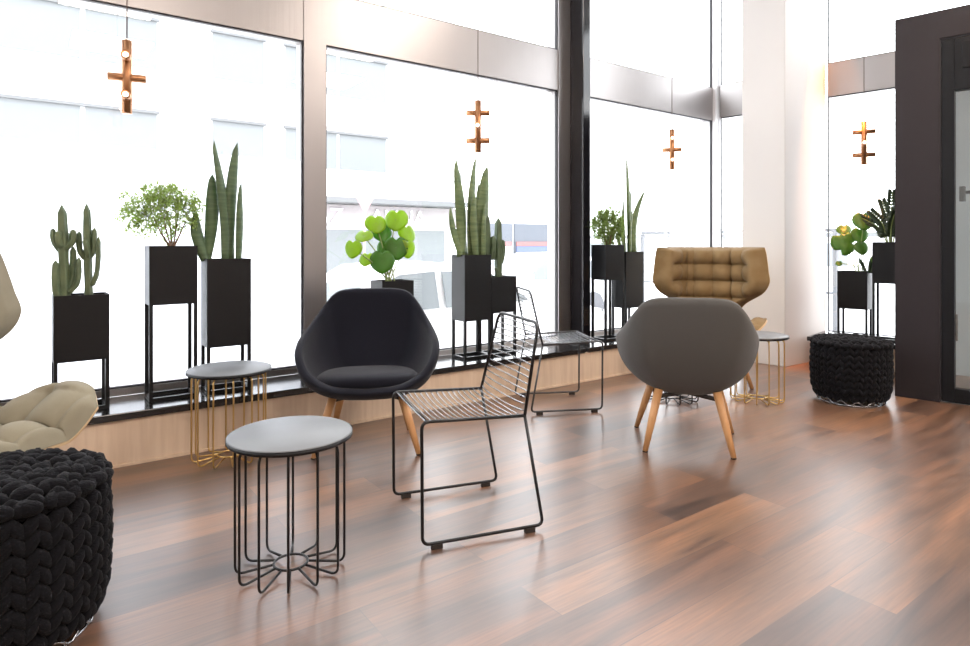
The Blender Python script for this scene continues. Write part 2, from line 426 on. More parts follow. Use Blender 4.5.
def round_leaf(c, nrm, r, up=(0,0,1), split=0, fold=.12, pts=28, long=1.1):
    """a cupped round or heart leaf facing nrm; split > 0 notches the edge"""
    nrm = Vector(nrm).normalized(); up = Vector(up); v = (up - nrm*up.dot(nrm)).normalized(); u = v.cross(nrm)
    c = Vector(c); vs = [c + nrm*(-.006)]; 
    rings = 4
    for j in range(1, rings+1):
        for k in range(pts):
            q = 2*PI*k/pts
            rr = r*j/rings
            x, y = math.cos(q), math.sin(q)
            sh = 1 + .10*y                      # wide at the stalk, narrowing to the tip
            notch = math.exp(-((q-PI/2)/.22)**2)*.35
            tipk = .12*math.exp(-((q-1.5*PI)/.35)**2)
            e = 1 - notch + tipk
            if split and j > 1: e *= 1 - (.38*max(0, math.cos(q*split))**6 if abs(y) < .93 else 0)*(j/rings)
            p = c + u*(x*rr*sh*e) + v*(y*rr*long*e) - nrm*(fold*(rr*x)**2/r*2.2 + fold*.6*rr*rr/r)
            vs.append(p)
    fs = [(0, 1+k, 1+(k+1)%pts) for k in range(pts)]
    for j in range(rings-1):
        a, b = 1+j*pts, 1+(j+1)*pts
        fs += [(a+k, b+k, b+(k+1)%pts, a+(k+1)%pts) for k in range(pts)]
    o = MB().add(vs, fs)
    return o

def thicken(o, t=.0012):
    s = o.modifiers.new('thickness', 'SOLIDIFY'); s.thickness = t; s.offset = 0; return o

def leaflets(mb, p, d, ln, w, rnd):
    d = d.normalized(); s = d.orthogonal().normalized(); s = Matrix.Rotation(rnd.uniform(0, 2*PI), 3, d) @ s
    n = d.cross(s)*.18*ln
    mb.add([p, p + d*ln*.35 + s*w + n, p + d*ln*.8 + s*w*.6, p + d*ln - n*.6, p + d*ln*.8 - s*w*.6, p + d*ln*.35 - s*w + n], [(0,1,2,3),(0,3,4,5)])

def bushy(t, z, stems, crown, mat_leaf, n, ln, w, seed, droop=.3):
    rnd = random.Random(seed); tips = []
    for path, r in stems:
        p = smooth_path([(x, y, z+h) for x, y, h in path], 5)
        MB().tube(p, [r*(1-.6*i/(len(p)-1)) for i in range(len(p))], 7).build('stem', M['stem'], t)
        tips.append(p[-1])
    fol = MB(); tw = MB(); cx, cz, rx, ry, rz_ = crown
    for i in range(n):
        while True:
            q = Vector((rnd.uniform(-1,1), rnd.uniform(-1,1), rnd.uniform(-1,1)))
            if .25 < q.length < 1: break
        c = Vector((cx + q.x*rx, q.y*ry, z + cz + q.z*rz_))
        o = min(tips, key=lambda a: (a-c).length)
        dirv = (c - (o - Vector((0,0,.05)))).normalized()
        a = o + (c-o)*.3
        end = c + dirv*.03 - Vector((0,0,droop*.05))
        tw.tube([a, (a+c)/2 + Vector((0,0,.012)), c, end], [.0012,.001,.0009,.0006], 4)
        for k in range(9):
            u = k/8; pp = c + (end-c)*u + Vector((rnd.gauss(0,.006), rnd.gauss(0,.006), rnd.gauss(0,.006)))
            dd = dirv*.5 + Vector((rnd.uniform(-1,1), rnd.uniform(-1,1), rnd.uniform(-.8-droop,.6)))
            leaflets(fol, pp, dd, ln*rnd.uniform(.7,1.2), w*rnd.uniform(.7,1.2), rnd)
    tw.build('twigs', M['greenstem'], t)
    fol.build('foliage', M[mat_leaf], t)

PG = 'plants in black planters on thin stands along the window sill'
YC = 3.684
# 1 cactus, far left
t, z = planter('potted_cactus', 'two branching columnar cacti in the low black planter nearest the frosted window\'s left edge', 'plant', .209, YC-.01, .508, .828, .02, PG)
def cx(px): return (px-81)*.0043
def cz(py): return (296-py)*.0049
S = lambda pts, r: ([(cx(a), o, cz(b)) for a, b, o in pts], r*1.28)
cactus(t, z, [
    S([(66,299,0),(64.5,260,0),(63,204,0)], .0165), S([(62,250,.01),(56,240,.02),(55,227,.02)], .009), S([(66,248,-.01),(73,240,-.02),(73.5,228,-.02)], .0105),
    S([(60,298,-.015),(57,285,-.02),(57,259,-.02)], .0125), S([(68,287,.01),(74,275,.015),(74,245,.015)], .011), S([(70,291,-.02),(78,280,-.025),(79,256,-.025)], .0095), S([(62,246,-.02),(59,238,-.03),(60,230,-.03)], .01), S([(65,250,.02),(69,243,.03),(69,231,.03)], .01),
    S([(89,299,.01),(88,255,.01),(87,202,.01)], .0135), S([(86,258,.01),(80.5,248,.02),(80,230,.02)], .0095), S([(89,258,.01),(94,248,0),(94.5,226,0)], .009), S([(92,285,0),(97,270,-.01),(98.5,235,-.01)], .0085), S([(88,256,-.02),(87,250,-.03),(84,238,-.03)], .0095), S([(90,257,.03),(91,250,.03),(91,238,.03)], .0095)])
# 2 feathery aralia on the tall stand
t, z = planter('potted_fern', 'feathery light green bush in the black planter on the tallest left stand', 'plant', .616, YC, .758, 1.065, 0, PG)
bushy(t, z, [([(0,0,0),(-.05,.01,.09),(-.085,.01,.17)], .006), ([(.005,.01,0),(.0,.01,.1),(-.02,0,.2)], .007), ([(.01,0,0),(.045,0,.08),(.075,.01,.15)], .006), ([(.0,-.01,0),(-.025,-.02,.09),(-.04,-.04,.17)], .005), ([(.01,-.01,0),(.02,-.02,.1),(.03,-.04,.19)], .005), ([(.01,.02,0),(.03,.04,.09),(.03,.06,.17)], .005)],
      (-.05, .225, .195, .15, .145), 'fern', 330, .019, .0042, 3, 1.0)
# 3 snake plant
t, z = planter('potted_snake_plant', 'tall snake plant in the long black planter right behind the brass side table', 'plant', .895, YC, .512, .993, -.02, PG)
def sx(px): return (px-230)*.0055
def sz(py): return (259-py)*.0055
for b, tp, w, bend, tw, sw, y0 in [((211,260),(201.5,210),.055,-.02,.2,-.01,0), ((212,260),(218,170),.05,.01,-.3,.015,.02), ((229.5,260),(218.5,137),.052,0,.35,.03,-.01), ((234,260),(242.5,136),.046,.02,-.1,-.012,.01), ((242,260),(243.5,178),.044,-.01,.4,.008,-.02), ((237,260),(236,224),.035,.02,.1,0,.03)]:
    blade((sx(b[0]), y0, z), (sx(tp[0]), y0+.01, z+sz(tp[1])), w, bend, tw, .35, 14, sw).build('leaf', M['snakedark'], t)
# 4 bright round leaves behind the navy chair
t, z = planter('potted_pilea', 'bright green round-leaved plant in a low black planter behind the navy armchair', 'plant', 1.936, YC, .508, .835, 0, PG)
vw = Vector((-.49, -.87, .05))
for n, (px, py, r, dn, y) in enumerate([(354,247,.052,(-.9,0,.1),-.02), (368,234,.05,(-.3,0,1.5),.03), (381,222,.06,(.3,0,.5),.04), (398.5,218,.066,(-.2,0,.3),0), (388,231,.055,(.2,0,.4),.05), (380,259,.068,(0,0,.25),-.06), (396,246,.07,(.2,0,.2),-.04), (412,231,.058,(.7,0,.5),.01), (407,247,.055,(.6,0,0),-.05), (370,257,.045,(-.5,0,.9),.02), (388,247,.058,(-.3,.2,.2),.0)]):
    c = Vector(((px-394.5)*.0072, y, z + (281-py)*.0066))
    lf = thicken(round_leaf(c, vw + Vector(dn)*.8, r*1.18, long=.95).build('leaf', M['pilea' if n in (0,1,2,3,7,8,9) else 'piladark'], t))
    b = Vector((-.02 + R.uniform(-.03,.03), R.uniform(-.02,.02), z))
    MB().tube(smooth_path([b, b*.55 + c*.45 + Vector((0,0,.03)), c + Vector((0,.008,-.0))], 6), .0042, 6).build('leaf_stalk', M['greenstem'], t)
# 5 snake plant centre
t, z = planter('potted_snake_plant', 'large snake plant in the long black planter beside the small cactus planter', 'plant', 2.572, YC, .53, .996, 0, PG)
def sx5(px): return (px-469.5)*.0075
def sz5(py): return (256-py)*.0070
for b, tp, w, bend, tw, sw, y0 in [((457,258),(452.5,157),.075,.02,.1,.03,-.02), ((463,258),(463.5,167),.05,.03,.3,0,.03), ((471,258),(475.5,152),.075,0,.3,-.01,0), ((479,258),(488.5,161),.07,.01,-.2,.0,-.01), ((477,258),(479,176),.06,-.02,.5,.01,.03), ((466,258),(458,192),.06,-.02,.1,0,.035), ((456,258),(443.5,206),.05,.0,.2,-.01,-.03), ((472,258),(467.5,192),.05,-.03,.0,0,-.04), ((482,258),(484,200),.05,.0,.3,0,-.03)]:
    blade((sx5(b[0]), y0, z), (sx5(tp[0]), y0, z+sz5(tp[1])), w*1.2, bend, tw, .35, 14, sw).build('leaf', M['snake'], t)
# 6 small cactus
t, z = planter('potted_cactus', 'pair of slim cacti in the low black planter between the long planter and steel mullion', 'plant', 2.806, YC, .572, .834, 0, PG)
def cx6(px): return (px-503)*.0075
def cz6(py): return (277-py)*.0073
S6 = lambda pts, r: ([(cx6(a), o, cz6(b)) for a, b, o in pts], r*1.3)
cactus(t, z, [S6([(493,280,.01),(492,250,.01),(491,212,.01)], .02), S6([(491,262,0),(487.5,250,0),(487,236,0)], .014), S6([(494,258,-.02),(495,246,-.03),(495,234,-.03)], .015),
    S6([(505,280,0),(504.5,250,0),(504.5,216,0)], .02), S6([(503,258,.01),(499.5,250,.01),(500,238,.01)], .013), S6([(506,262,-.01),(509,252,-.01),(509,238,-.01)], .014), S6([(502,280,-.02),(500,272,-.03),(498,266,-.03)], .01)], 'cactusdark')
# 7 aralia behind the post
t, z = planter('potted_fern', 'yellow-green drooping bush in the black planter on the tall stand beside the black post', 'plant', 3.99, YC, .77, 1.065, .0, PG)
bushy(t, z, [([(0,0,0),(-.03,.01,.07),(-.06,.01,.13)], .008), ([(.01,.01,0),(.01,.01,.08),(0,0,.17)], .009), ([(.02,0,0),(.06,0,.07),(.08,.01,.13)], .008), ([(.01,-.01,0),(-.01,-.04,.07),(-.02,-.06,.13)], .007)],
      (.0, .19, .135, .12, .15), 'aralia', 190, .03, .0065, 5, 1.2)
# 8 snake plant near the corner
t, z = planter('potted_snake_plant', 'slender snake plant in the long black planter behind the grey armchair', 'plant', 4.252, YC+.01, .518, 1.003, 0, PG)
def sx8(px): return (px-628)*.0105
def sz8(py): return (253-py)*.0085
for b, tp, w, bend, tw, sw, y0 in [((632,256),(627,150),.085,0,.2,.03,0), ((636,256),(650,186),.065,.0,-.2,-.05,-.01), ((635,256),(638.5,184),.055,.02,.2,0,.03), ((626,256),(624.5,196),.055,0,.1,0,.01), ((629,256),(629,205),.05,-.02,.3,0,-.03), ((623,256),(618,218),.05,0,.2,0,.02)]:
    blade((sx8(b[0]), y0, z), (sx8(tp[0]), y0, z+sz8(tp[1])), w, bend, tw, .35, 14, sw).build('leaf', M['snake'], t)
# 9 monstera on the side sill (faces -X)
t, z = planter('potted_monstera', 'split-leaved green plant in the low black planter above the small knitted pouf', 'plant', *sidept(-.265, -1.36).xy, .512, .838, -PI/2+CA, PG)
def lx(px): return (px-847)*.0088
def lz(py): return (271-py)*.0087
vw = Vector((.43, -1.0, .05))       # toward the camera in the planter's own axes
for n, (px, py, r, dn, sp, y) in enumerate([(839,241,.105,(.0,0,.2),3,-.03), (855,219,.085,(.2,0,.5),0,.0), (836,227,.06,(-.3,0,1.1),0,.04), (851,233,.07,(.2,0,.3),0,.03), (854,246,.06,(.5,0,.4),0,-.02), (866,258,.04,(.6,0,.3),0,-.03), (833,262,.028,(-.3,0,.8),0,0)]):
    c = Vector((lx(px), y, z + lz(py)))
    thicken(round_leaf(c, vw + Vector(dn)*.8, r, split=sp, long=1.0).build('leaf', M['monstera'], t))
    b = Vector((lx(848 + 2*n), R.uniform(-.02,.02), z))
    MB().tube(smooth_path([b, b*.5 + c*.5 + Vector((0,0,.02)), c + Vector((0,.01,0))], 6), .004, 6).build('leaf_stalk', M['greenstem'], t)
for n, (b, tp) in enumerate([((858,272),(852,256)), ((862,272),(869,252)), ((860,272),(863,254))]):
    blade((lx(b[0]), -.03, z), (lx(tp[0]), -.04, z+lz(tp[1])), .022, .0, .3, .3, 8).build('leaf', M['zz'], t)
# 10 zz plant beside the dark wall
t, z = planter('potted_zz_plant', 'dark arching leafy plant in the black planter beside the charcoal entrance wall', 'plant', *sidept(-.265, -1.625).xy, .742, 1.088, -PI/2+CA, PG)
rnd = random.Random(12)
for k, (dx, dz, y) in enumerate([(-.10,.27,-.03), (-.05,.36,.02), (.01,.43,0), (.06,.34,-.03), (.10,.28,.03), (-.16,.22,.0), (.03,.24,-.05)]):
    p = smooth_path([(dx*.15, y*.4, z), (dx*.5, y*.8, z+dz*.6), (dx*1.3, y*1.3, z+dz)], 7)
    st = MB().tube(p, [.006*(1-.6*i/(len(p)-1)) for i in range(len(p))], 6).build('stem', M['greenstem'], t)
    fo = MB()
    for i in range(3, len(p)):
        d = (p[i]-p[i-1]).normalized(); s = d.cross(Vector((.43,-1,0))).normalized()
        for sg in (-1, 1):
            e = (d*.75 + s*sg + Vector((0,0,.1))).normalized(); ln = .062*(1.1-.4*i/len(p))
            nn = d.cross(s)*.005; ww = e.cross(d.cross(s)).normalized()*.017
            fo.add([p[i], p[i]+e*ln*.45+ww+nn, p[i]+e*ln, p[i]+e*ln*.45-ww+nn], [(0,1,2,3)])
    thicken(fo.build('leaves', M['zz'], st))

# ------------------------------------------------------------------ copper pendants
def pendant(label, x, y, zc, rz):
    t = thing('pendant_lamp', label, 'lamp', (x, y, zc-.185), rz, 'copper pendants hanging in front of the windows')
    MB().tube([(0,0,.37), (0,0,CEIL-(zc-.185)-.02)], .0032, 6).build('cable', M['cable'], t)
    MB().lathe([(.0,0),(.05,.0),(.05,.02),(0,.02)], 24, (0,0,CEIL-(zc-.185)-.02), False).build('ceiling_rose', M['copper'], t)
    MB().lathe([(.0185,0),(.0235,0),(.0235,.375),(.0185,.375)], 24).build('body_tube', M['copper'], t)
    MB().lathe([(.0,.352),(.0175,.352),(.0175,.36),(0,.36)], 16, cap=False).build('end_cap', M['copper'], t)
    for k, (h, ax) in enumerate([(.285,'y'), (.185,'x'), (.085,'y')]):
        for s in (-1, 1):
            a = Vector((s,0,0)) if ax == 'x' else Vector((0,s,0))
            L = .086
            b = MB()
            nb = 16; u = a.cross(Vector((0,0,1))); w = Vector((0,0,1)); vs = []
            for (rr, q) in [(.021,.017),(.021,L),(.0175,L),(.016,.03)]:
                for i in range(nb):
                    g = 2*PI*i/nb; vs.append(Vector((0,0,h)) + a*q + (u*math.cos(g)+w*math.sin(g))*rr)
            fs = [(j*nb+i, j*nb+(i+1)%nb, (j+1)*nb+(i+1)%nb, (j+1)*nb+i) for j in range(3) for i in range(nb)]
            b.add(vs, fs); ar = b.build('arm_tube', M['copper'], t)
            MB().blob(Vector((0,0,h)) + a*(L-.016), (u*.014, w*.014, a*.0135), 10, 6).build('bulb', M['bulb'], ar)
    return t
pendant('copper cross pendant in front of the frosted left window', .41, 3.68, 1.93, -.20)
pendant('copper pendant hanging above the large snake plant', 2.627, 3.68, 1.92, .90)
pendant('copper pendant hanging before the window between black post and corner', 4.852, 3.68, 1.95, -.86)
pendant('copper pendant in the side window beside the charcoal wall', *sidept(-.2, -1.416).xy, 1.945, .45)

# ------------------------------------------------------------------ shell armchairs
RIM = [(0,0,.365,.812), (.10,.115,.36,.812), (.18,.20,.345,.80), (.26,.262,.31,.755), (.36,.322,.21,.665), (.48,.362,.07,.60), (.58,.378,-.06,.56), (.68,.365,-.17,.505), (.78,.31,-.26,.43), (.89,.18,-.325,.365), (1,0,-.335,.345)]
def armchair(label, x, y, rz, fab):
    t = thing('armchair', label, 'chair', (x, y, 0), rz, 'rounded shell armchairs')
    nth, nt = 72, 14; vs = []
    B = Vector((0, .02, .266))
    for j in range(1, nt+1):
        u = j/nt
        for i in range(nth):
            s = 2*i/nth; sg = 1
            if s > 1: s = 2-s; sg = -1
            rx, ry, rz_ = lerpkeys(RIM, s)
            P1 = Vector((rx*sg, ry, rz_))
            back = max(0, 1-s*2.2)
            C = Vector((rx*sg*(.95-.06*back), .02 + (ry-.02)*(.93-.16*back), .274))
            vs.append(B*(1-u)**2 + C*2*u*(1-u) + P1*u*u)
    vs = [B] + vs
    fs = [(0, 1+(i+1) % nth, 1+i) for i in range(nth)]
    for j in range(nt-1):
        a, b = 1+j*nth, 1+(j+1)*nth
        fs += [(a+i, a+(i+1) % nth, b+(i+1) % nth, b+i) for i in range(nth)]
    sh = MB().add(vs, fs).build('shell', M[fab], t)
    so = sh.modifiers.new('thickness', 'SOLIDIFY'); so.thickness = .042; so.offset = 1
    ss = sh.modifiers.new('smooth', 'SUBSURF'); ss.levels = 1; ss.render_levels = 1
    # seat pad
    prof = [(.0,.0),(.6,.0),(.93,.008),(1.0,.03),(.985,.052),(.9,.068),(.6,.078),(.0,.082)]
    n = 48; vs = []
    for r, z in prof:
        for k in range(n):
            q = 2*PI*k/n; c, s_ = math.cos(q), math.sin(q)
            e = .72
            px = .262*r*math.copysign(abs(c)**e, c); py = .22*r*math.copysign(abs(s_)**e, s_)
            vs.append((px*(1-.15*max(0, py)/.22), py-.085, .338+z - .01*(py/.22)))
    fs = [(i*n+k, i*n+(k+1) % n, (i+1)*n+(k+1) % n, (i+1)*n+k) for i in range(len(prof)-1) for k in range(n)]
    MB().add(vs, fs).build('seat_cushion', M[fab], t)
    for sx_ in (-1, 1):
        for (tx, ty, fx, fy, r0) in ((.17, -.14, .262, -.22, .017), (.145, .14, .215, .22, .017)):
            a = Vector((sx_*tx, ty, .312)); b = Vector((sx_*fx, fy, 0.004))
            lg = MB().tube([a, a*.5+b*.5, b], [.0225, .0195, .0135], 16).build('leg', M['legoak'], t)
            MB().tube([b+(a-b)*.012, b + Vector((0,0,-.004))], [.0138, .0132], 16).build('foot_pad', M['foot'], lg)
    mb = MB()
    for sg in (-1, 1): mb.tube([(sg*.17, -.145, .275), (-sg*.145, .145, .275)], .012, 8)
    mb.build('cross_brace', M['foot'], t)
    return t
armchair('navy shell armchair with wooden legs standing by the window sill', 1.486, 3.09, facing(-.486, -.874), 'navy')
armchair('grey shell armchair on wooden legs turned away to show its smooth back', 2.88, 2.094, facing(.77, .638), 'grey')

# ------------------------------------------------------------------ quilted lounge chairs with wings
def quilt(x, z, px, pz, ox=0., oz=0.):
    a = abs(math.sin(PI*(x-ox)/px)); b = abs(math.sin(PI*(z-oz)/pz))
    return (a**.7)*.75 + (b**.6)*1.0 - .75
BK = [(.36, .17, .215), (.46, .19, .235), (.58, .25, .265), (.68, .365, .295), (.77, .408, .32), (.86, .405, .345), (1.0, .395, .385), (1.06, .385, .40)]   # z, half width, y
def back_pt(u, v, off=0., q=0.):
    z = .38 + v*(1.055-.38)
    hw, y = lerpkeys(BK, z)
    x = u*hw
    wing = max(0, (abs(x)-.17)/.23); fwd = .20*min(wing, 1.1)**1.6
    ang = math.atan2(.20*1.6*min(wing,1)**.6, .23) if wing > 0 else 0
    nx, ny = -math.copysign(math.sin(ang), x) if wing > 0 else 0, -math.cos(ang)
    d = off
    if q:
        ex = min(1, (1-abs(u))/.10); ez = min(1, min(v+.02, (1-v))/.045)
        edge = math.sqrt(max(0, 1-(1-max(ex,0))**2))*math.sqrt(max(0, 1-(1-max(ez,0))**2))
        field = max(0, min(1, (.365-abs(x))/.04))
        d += q*edge*(.62 + .38*(quilt(x, z, .138, .138, .02, .775)*field + .75*(1-field)))
    return Vector((x + nx*d, y - fwd + ny*d, z))
def seat_pt(u, v, off=0., q=0.):
    y = -.40 + v*.62
    hw = lerpkeys([(0, .30), (.12, .35), (.35, .365), (.6, .325), (.85, .235), (1, .19)], v)[0]
    x = u*hw
    w = max(0, (abs(x)-.17)/.23); lift = .235*min(w, 1.1)**1.5*(1-.3*abs(v-.35))
    z = .345 + lift - .05*v + .045*max(0, .3-v)
    ang = math.atan2(.235*1.5*min(w,1)**.5, .23) if w > 0 else 0
    nx, nz = -math.copysign(math.sin(ang), x) if w > 0 else 0, math.cos(ang)
    d = off
    if q:
        ex = min(1, (1-abs(u))/.12); ez = min(1, min(v, 1.02-v)/.10)
        edge = math.sqrt(max(0, 1-(1-max(ex,0))**2))*math.sqrt(max(0, 1-(1-max(ez,0))**2))
        d += q*edge*(.55 + .45*quilt(x, y, .165, .165, .0, -.02))
    return Vector((x + nx*d, y, z + nz*d))
def lounge(label, x, y, rz, fab):
    t = thing('lounge_chair', label, 'chair', (x, y, 0), rz, 'quilted winged lounge chairs')
    def shell(fn, name):
        mb = MB(); mb.grid(lambda a, b: fn(a*2-1, b), 40, 30)
        o = mb.build(name, M['ply'], t); s = o.modifiers.new('thickness', 'SOLIDIFY'); s.thickness = .011; s.offset = 0; return o
    def cushion(fn, name, q):
        mb = MB(); NU, NV = 120, 96
        mb.grid(lambda a, b: fn(a*2.03-1.015, b*1.016-.008, .007, q), NU, NV)
        return mb.build(name, M[fab], t)
    shell(back_pt, 'back_shell'); shell(seat_pt, 'seat_shell')
    cushion(back_pt, 'back_cushion', .13); cushion(seat_pt, 'seat_cushion', .10)
    for sg in (-1, 1):
        MB().tube([(sg*.17, -.22, .335), (sg*.27, -.31, .002)], [.017, .0125], 12).build('leg', M['legoak'], t)
        MB().tube(smooth_path([(sg*.10, .33, .62), (sg*.16, .30, .40), (sg*.22, .34, .20), (sg*.25, .40, .002)], 6), .0145, 12).build('leg', M['legoak'], t)
        MB().tube([(sg*.17, -.20, .325), (sg*.165, .29, .29)], .013, 10).build('side_rail', M['legoak'], t)
    MB().tube([(-.19, -.20, .325), (.19, -.20, .325)], .012, 10).build('front_rail', M['legoak'], t)
    return t
lounge('tan quilted lounge chair with winged back beyond the grey armchair', 4.43, 2.997, facing(-.83, -.56), 'tan').scale = (1.10, 1.10, .985)
lounge('beige quilted lounge chair cut by the frame behind the large knitted pouf', -.275, 2.88, facing(.641, -.766), 'beige').scale = (1, 1, 1.025)

# ------------------------------------------------------------------ wire chairs
def wire_chair(label, x, y, rz, m):
    t = thing('wire_chair', label, 'chair', (x, y, 0), rz, 'open steel wire chairs')
    W = .235; r = .0062
    RB, FT, BT = (.160, .437), (-.235, .452), (.232, .775)      # seat rear, seat front, back top (y, z)
    for sg in (-1, 1):
        X = sg*W
        p = fillet([(X, RB[0], RB[1]), (X, FT[0], FT[1]), (X, -.232, .02), (X, .235, .02), (X, RB[0], RB[1])], .028, 5)
        sf = MB().tube(p, r, 10).build('side_frame', M[m], t)
        for yy in (-.18, .18):
            MB().box(X-.008, X+.008, yy-.02, yy+.02, .0, .017).build('glide', M['foot'], sf)
    MB().tube(fillet([(-W, RB[0], RB[1]), (-W+.034, BT[0], BT[1]), (W-.034, BT[0], BT[1]), (W, RB[0], RB[1])], .045, 6), r, 10).build('back_frame', M[m], t)
    MB().tube([(-W, FT[0]+.022, FT[1]-.004), (W, FT[0]+.022, FT[1]-.004)], r*.8, 8).build('front_bar', M[m], t)
    ws = MB(); wb = MB()
    def cross(mb, y, z, dy, dz):
        p = []
        for k in range(17):
            u = -1 + 2*k/16; f = 1-abs(u)**3.2
            p.append((u*(W if mb is ws else W-.034*(z-RB[1])/(BT[1]-RB[1])), y+dy*f, z+dz*f))
        mb.tube(p, .0029, 6)
    for k in range(16):
        u = (k+.6)/16.2; y = FT[0] + (RB[0]-FT[0])*u; z = FT[1] + (RB[1]-FT[1])*u
        cross(ws, y, z, -.03*max(0, u-.6)/.4, -.020*math.sin(PI*min(1, u*1.05)) + .015*max(0, u-.7)/.3)
    for k in range(14):
        u = (k+.7)/14.5; y = RB[0] + (BT[0]-RB[0])*u; z = RB[1] + (BT[1]-RB[1])*u
        cross(wb, y, z, -.03*(1-u)**2 + .018*math.sin(PI*u), 0)
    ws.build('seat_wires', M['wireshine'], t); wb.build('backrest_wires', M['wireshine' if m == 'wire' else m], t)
    return t
wire_chair('black wire chair standing in the open floor beside the black-legged side table', 1.403, 2.062, facing(-.963, .27), 'wire')
wire_chair('dark grey wire chair close to the window sill by the black post', 2.862, 3.10, facing(.895, -.446), 'wiregrey')

# ------------------------------------------------------------------ round wire side tables
def side_table(label, x, y, rz, m, nleg=12, group='round side tables on wire bases', h=.455, rt=.199, rb=.173):
    t = thing('side_table', label, 'table', (x, y, 0), rz, group)
    MB().lathe([(0,h-.018),(rt-.006,h-.018),(rt,h-.014),(rt,h-.004),(rt-.005,h),(0,h)], 72, cap=False).build('tabletop', M['top'], t)
    MB().lathe([(rt-.004,h-.0195),(rt+.0012,h-.0165),(rt+.0012,h-.0028),(rt-.004,h-.0185)], 72, cap=False).build('edge_band', M['planter'], t)
    for k in range(nleg):
        q = 2*PI*(k+.25)/nleg; c, s = math.cos(q), math.sin(q)
        p = fillet([(c*.05, s*.05, h-.024), (c*rb, s*rb, h-.024), (c*rb, s*rb, .0045), (c*.056, s*.056, .022)], .03, 6)
        MB().tube(p, .0043, 8).build('leg', M[m], t)
    MB().tube([(.054*math.cos(2*PI*k/28), .054*math.sin(2*PI*k/28), .024) for k in range(28)], .0045, 8, closed=True).build('base_ring', M[m], t)
    return t
side_table('round grey-topped side table with black wire base, nearest the large knitted pouf', .702, 2.05, .02, 'wire')
side_table('round grey-topped side table with brass wire legs before the left planters', .815, 3.285, .25, 'gold')
side_table('round grey-topped side table with brass wire legs beside the grey and tan chairs', 4.037, 2.36, .4, 'gold', 14)
side_table('black wire-based side table mostly hidden behind the grey armchair', 3.573, 2.71, .3, 'wire')

# ------------------------------------------------------------------ knitted poufs
def pouf(label, x, y, rz, meshes=None, R0=.247, H=.44):
    t = thing('knitted_pouf', label, 'pouf', (x, y, 0), rz, 'black chunky knitted poufs')
    if meshes is None:
        b0 = .034
        def prof(z):
            u = (z-b0)/(H-b0)
            r = R0 - .012*(2*u-1)**2
            if u > .80: r -= .055*((u-.80)/.20)**2.2
            if u < .12: r -= .035*((.12-u)/.12)**2
            return r
        core = MB().lathe([(0,b0)] + [(prof(b0+(H-b0)*k/14)-.028, b0+.01+(H-b0-.035)*k/14) for k in range(15)] + [(0,H-.025)], 48, cap=False)
        kn = MB(); ncol, nrow = 28, 9; rnd = random.Random(4)
        for i in range(ncol):
            q = 2*PI*i/ncol
            for j in range(nrow):
                z = b0 + .022 + (H-b0-.068)*(j+.15*rnd.random())/(nrow-1); r = prof(z) - .016
                for s in (-1, 1):
                    qq = q + s*.0125/R0*1.05 + rnd.gauss(0, .006)
                    rad = Vector((math.cos(qq), math.sin(qq), 0)); tan = Vector((-math.sin(qq), math.cos(qq), 0))
                    lng = (Vector((0,0,1)) + tan*(s*.62) + rad*.25).normalized(); out = (rad - lng*rad.dot(lng)).normalized(); sd = lng.cross(out)
                    kn.blob(rad*r + Vector((0,0,z)), (out*.0205, sd*.0165, lng*.036), 8, 6)
        for rr, n in ((.225, 24), (.178, 20), (.132, 15), (.087, 10), (.043, 6), (0.0, 1)):
            for k in range(n):
                q = 2*PI*(k+.3*rnd.random())/n
                for s in (-1, 1):
                    qq = q + s*.19/max(1.2, n)*2
                    rad = Vector((math.cos(qq), math.sin(qq), 0)); tan = Vector((-math.sin(qq), math.cos(qq), 0))
                    lng = (tan + rad*(s*.6)).normalized(); sd = Vector((0,0,1)).cross(lng)
                    z = H - .022 - .5*max(0, rr-.19) + rnd.gauss(0, .003)
                    kn.blob(rad*(rr+s*.004) + Vector((0,0,z)), (sd*.019, Vector((0,0,.021)), lng*.035), 8, 6)
        base = MB()
        pts = []
        for k in range(96):
            q = 2*PI*k/96; pts.append((.205*math.cos(q), .205*math.sin(q), .020 + .013*math.sin(q*14)))
        base.tube(pts, .0038, 6, closed=True)
        pts = [(.198*math.cos(2*PI*k/48), .198*math.sin(2*PI*k/48), .0045) for k in range(48)]
        base.tube(pts, .0042, 6, closed=True)
        fe = MB()
        core_o = core.build('core', M['core'], t); kn.build('knit_cover', M['yarn'], t); base.build('wire_base', M['chrome'], t)
    else:
        for o in meshes.children:
            c = o.copy(); COL.objects.link(c); c.parent = t
    return t
p0 = pouf('large black chunky knitted pouf cut by the lower left frame edge', -.055, 2.165, .2); p0.scale = (1.035, 1.035, 1.04)
pouf('black chunky knitted pouf on a chrome ring beside the charcoal wall', 4.56, 1.985, .5, p0)

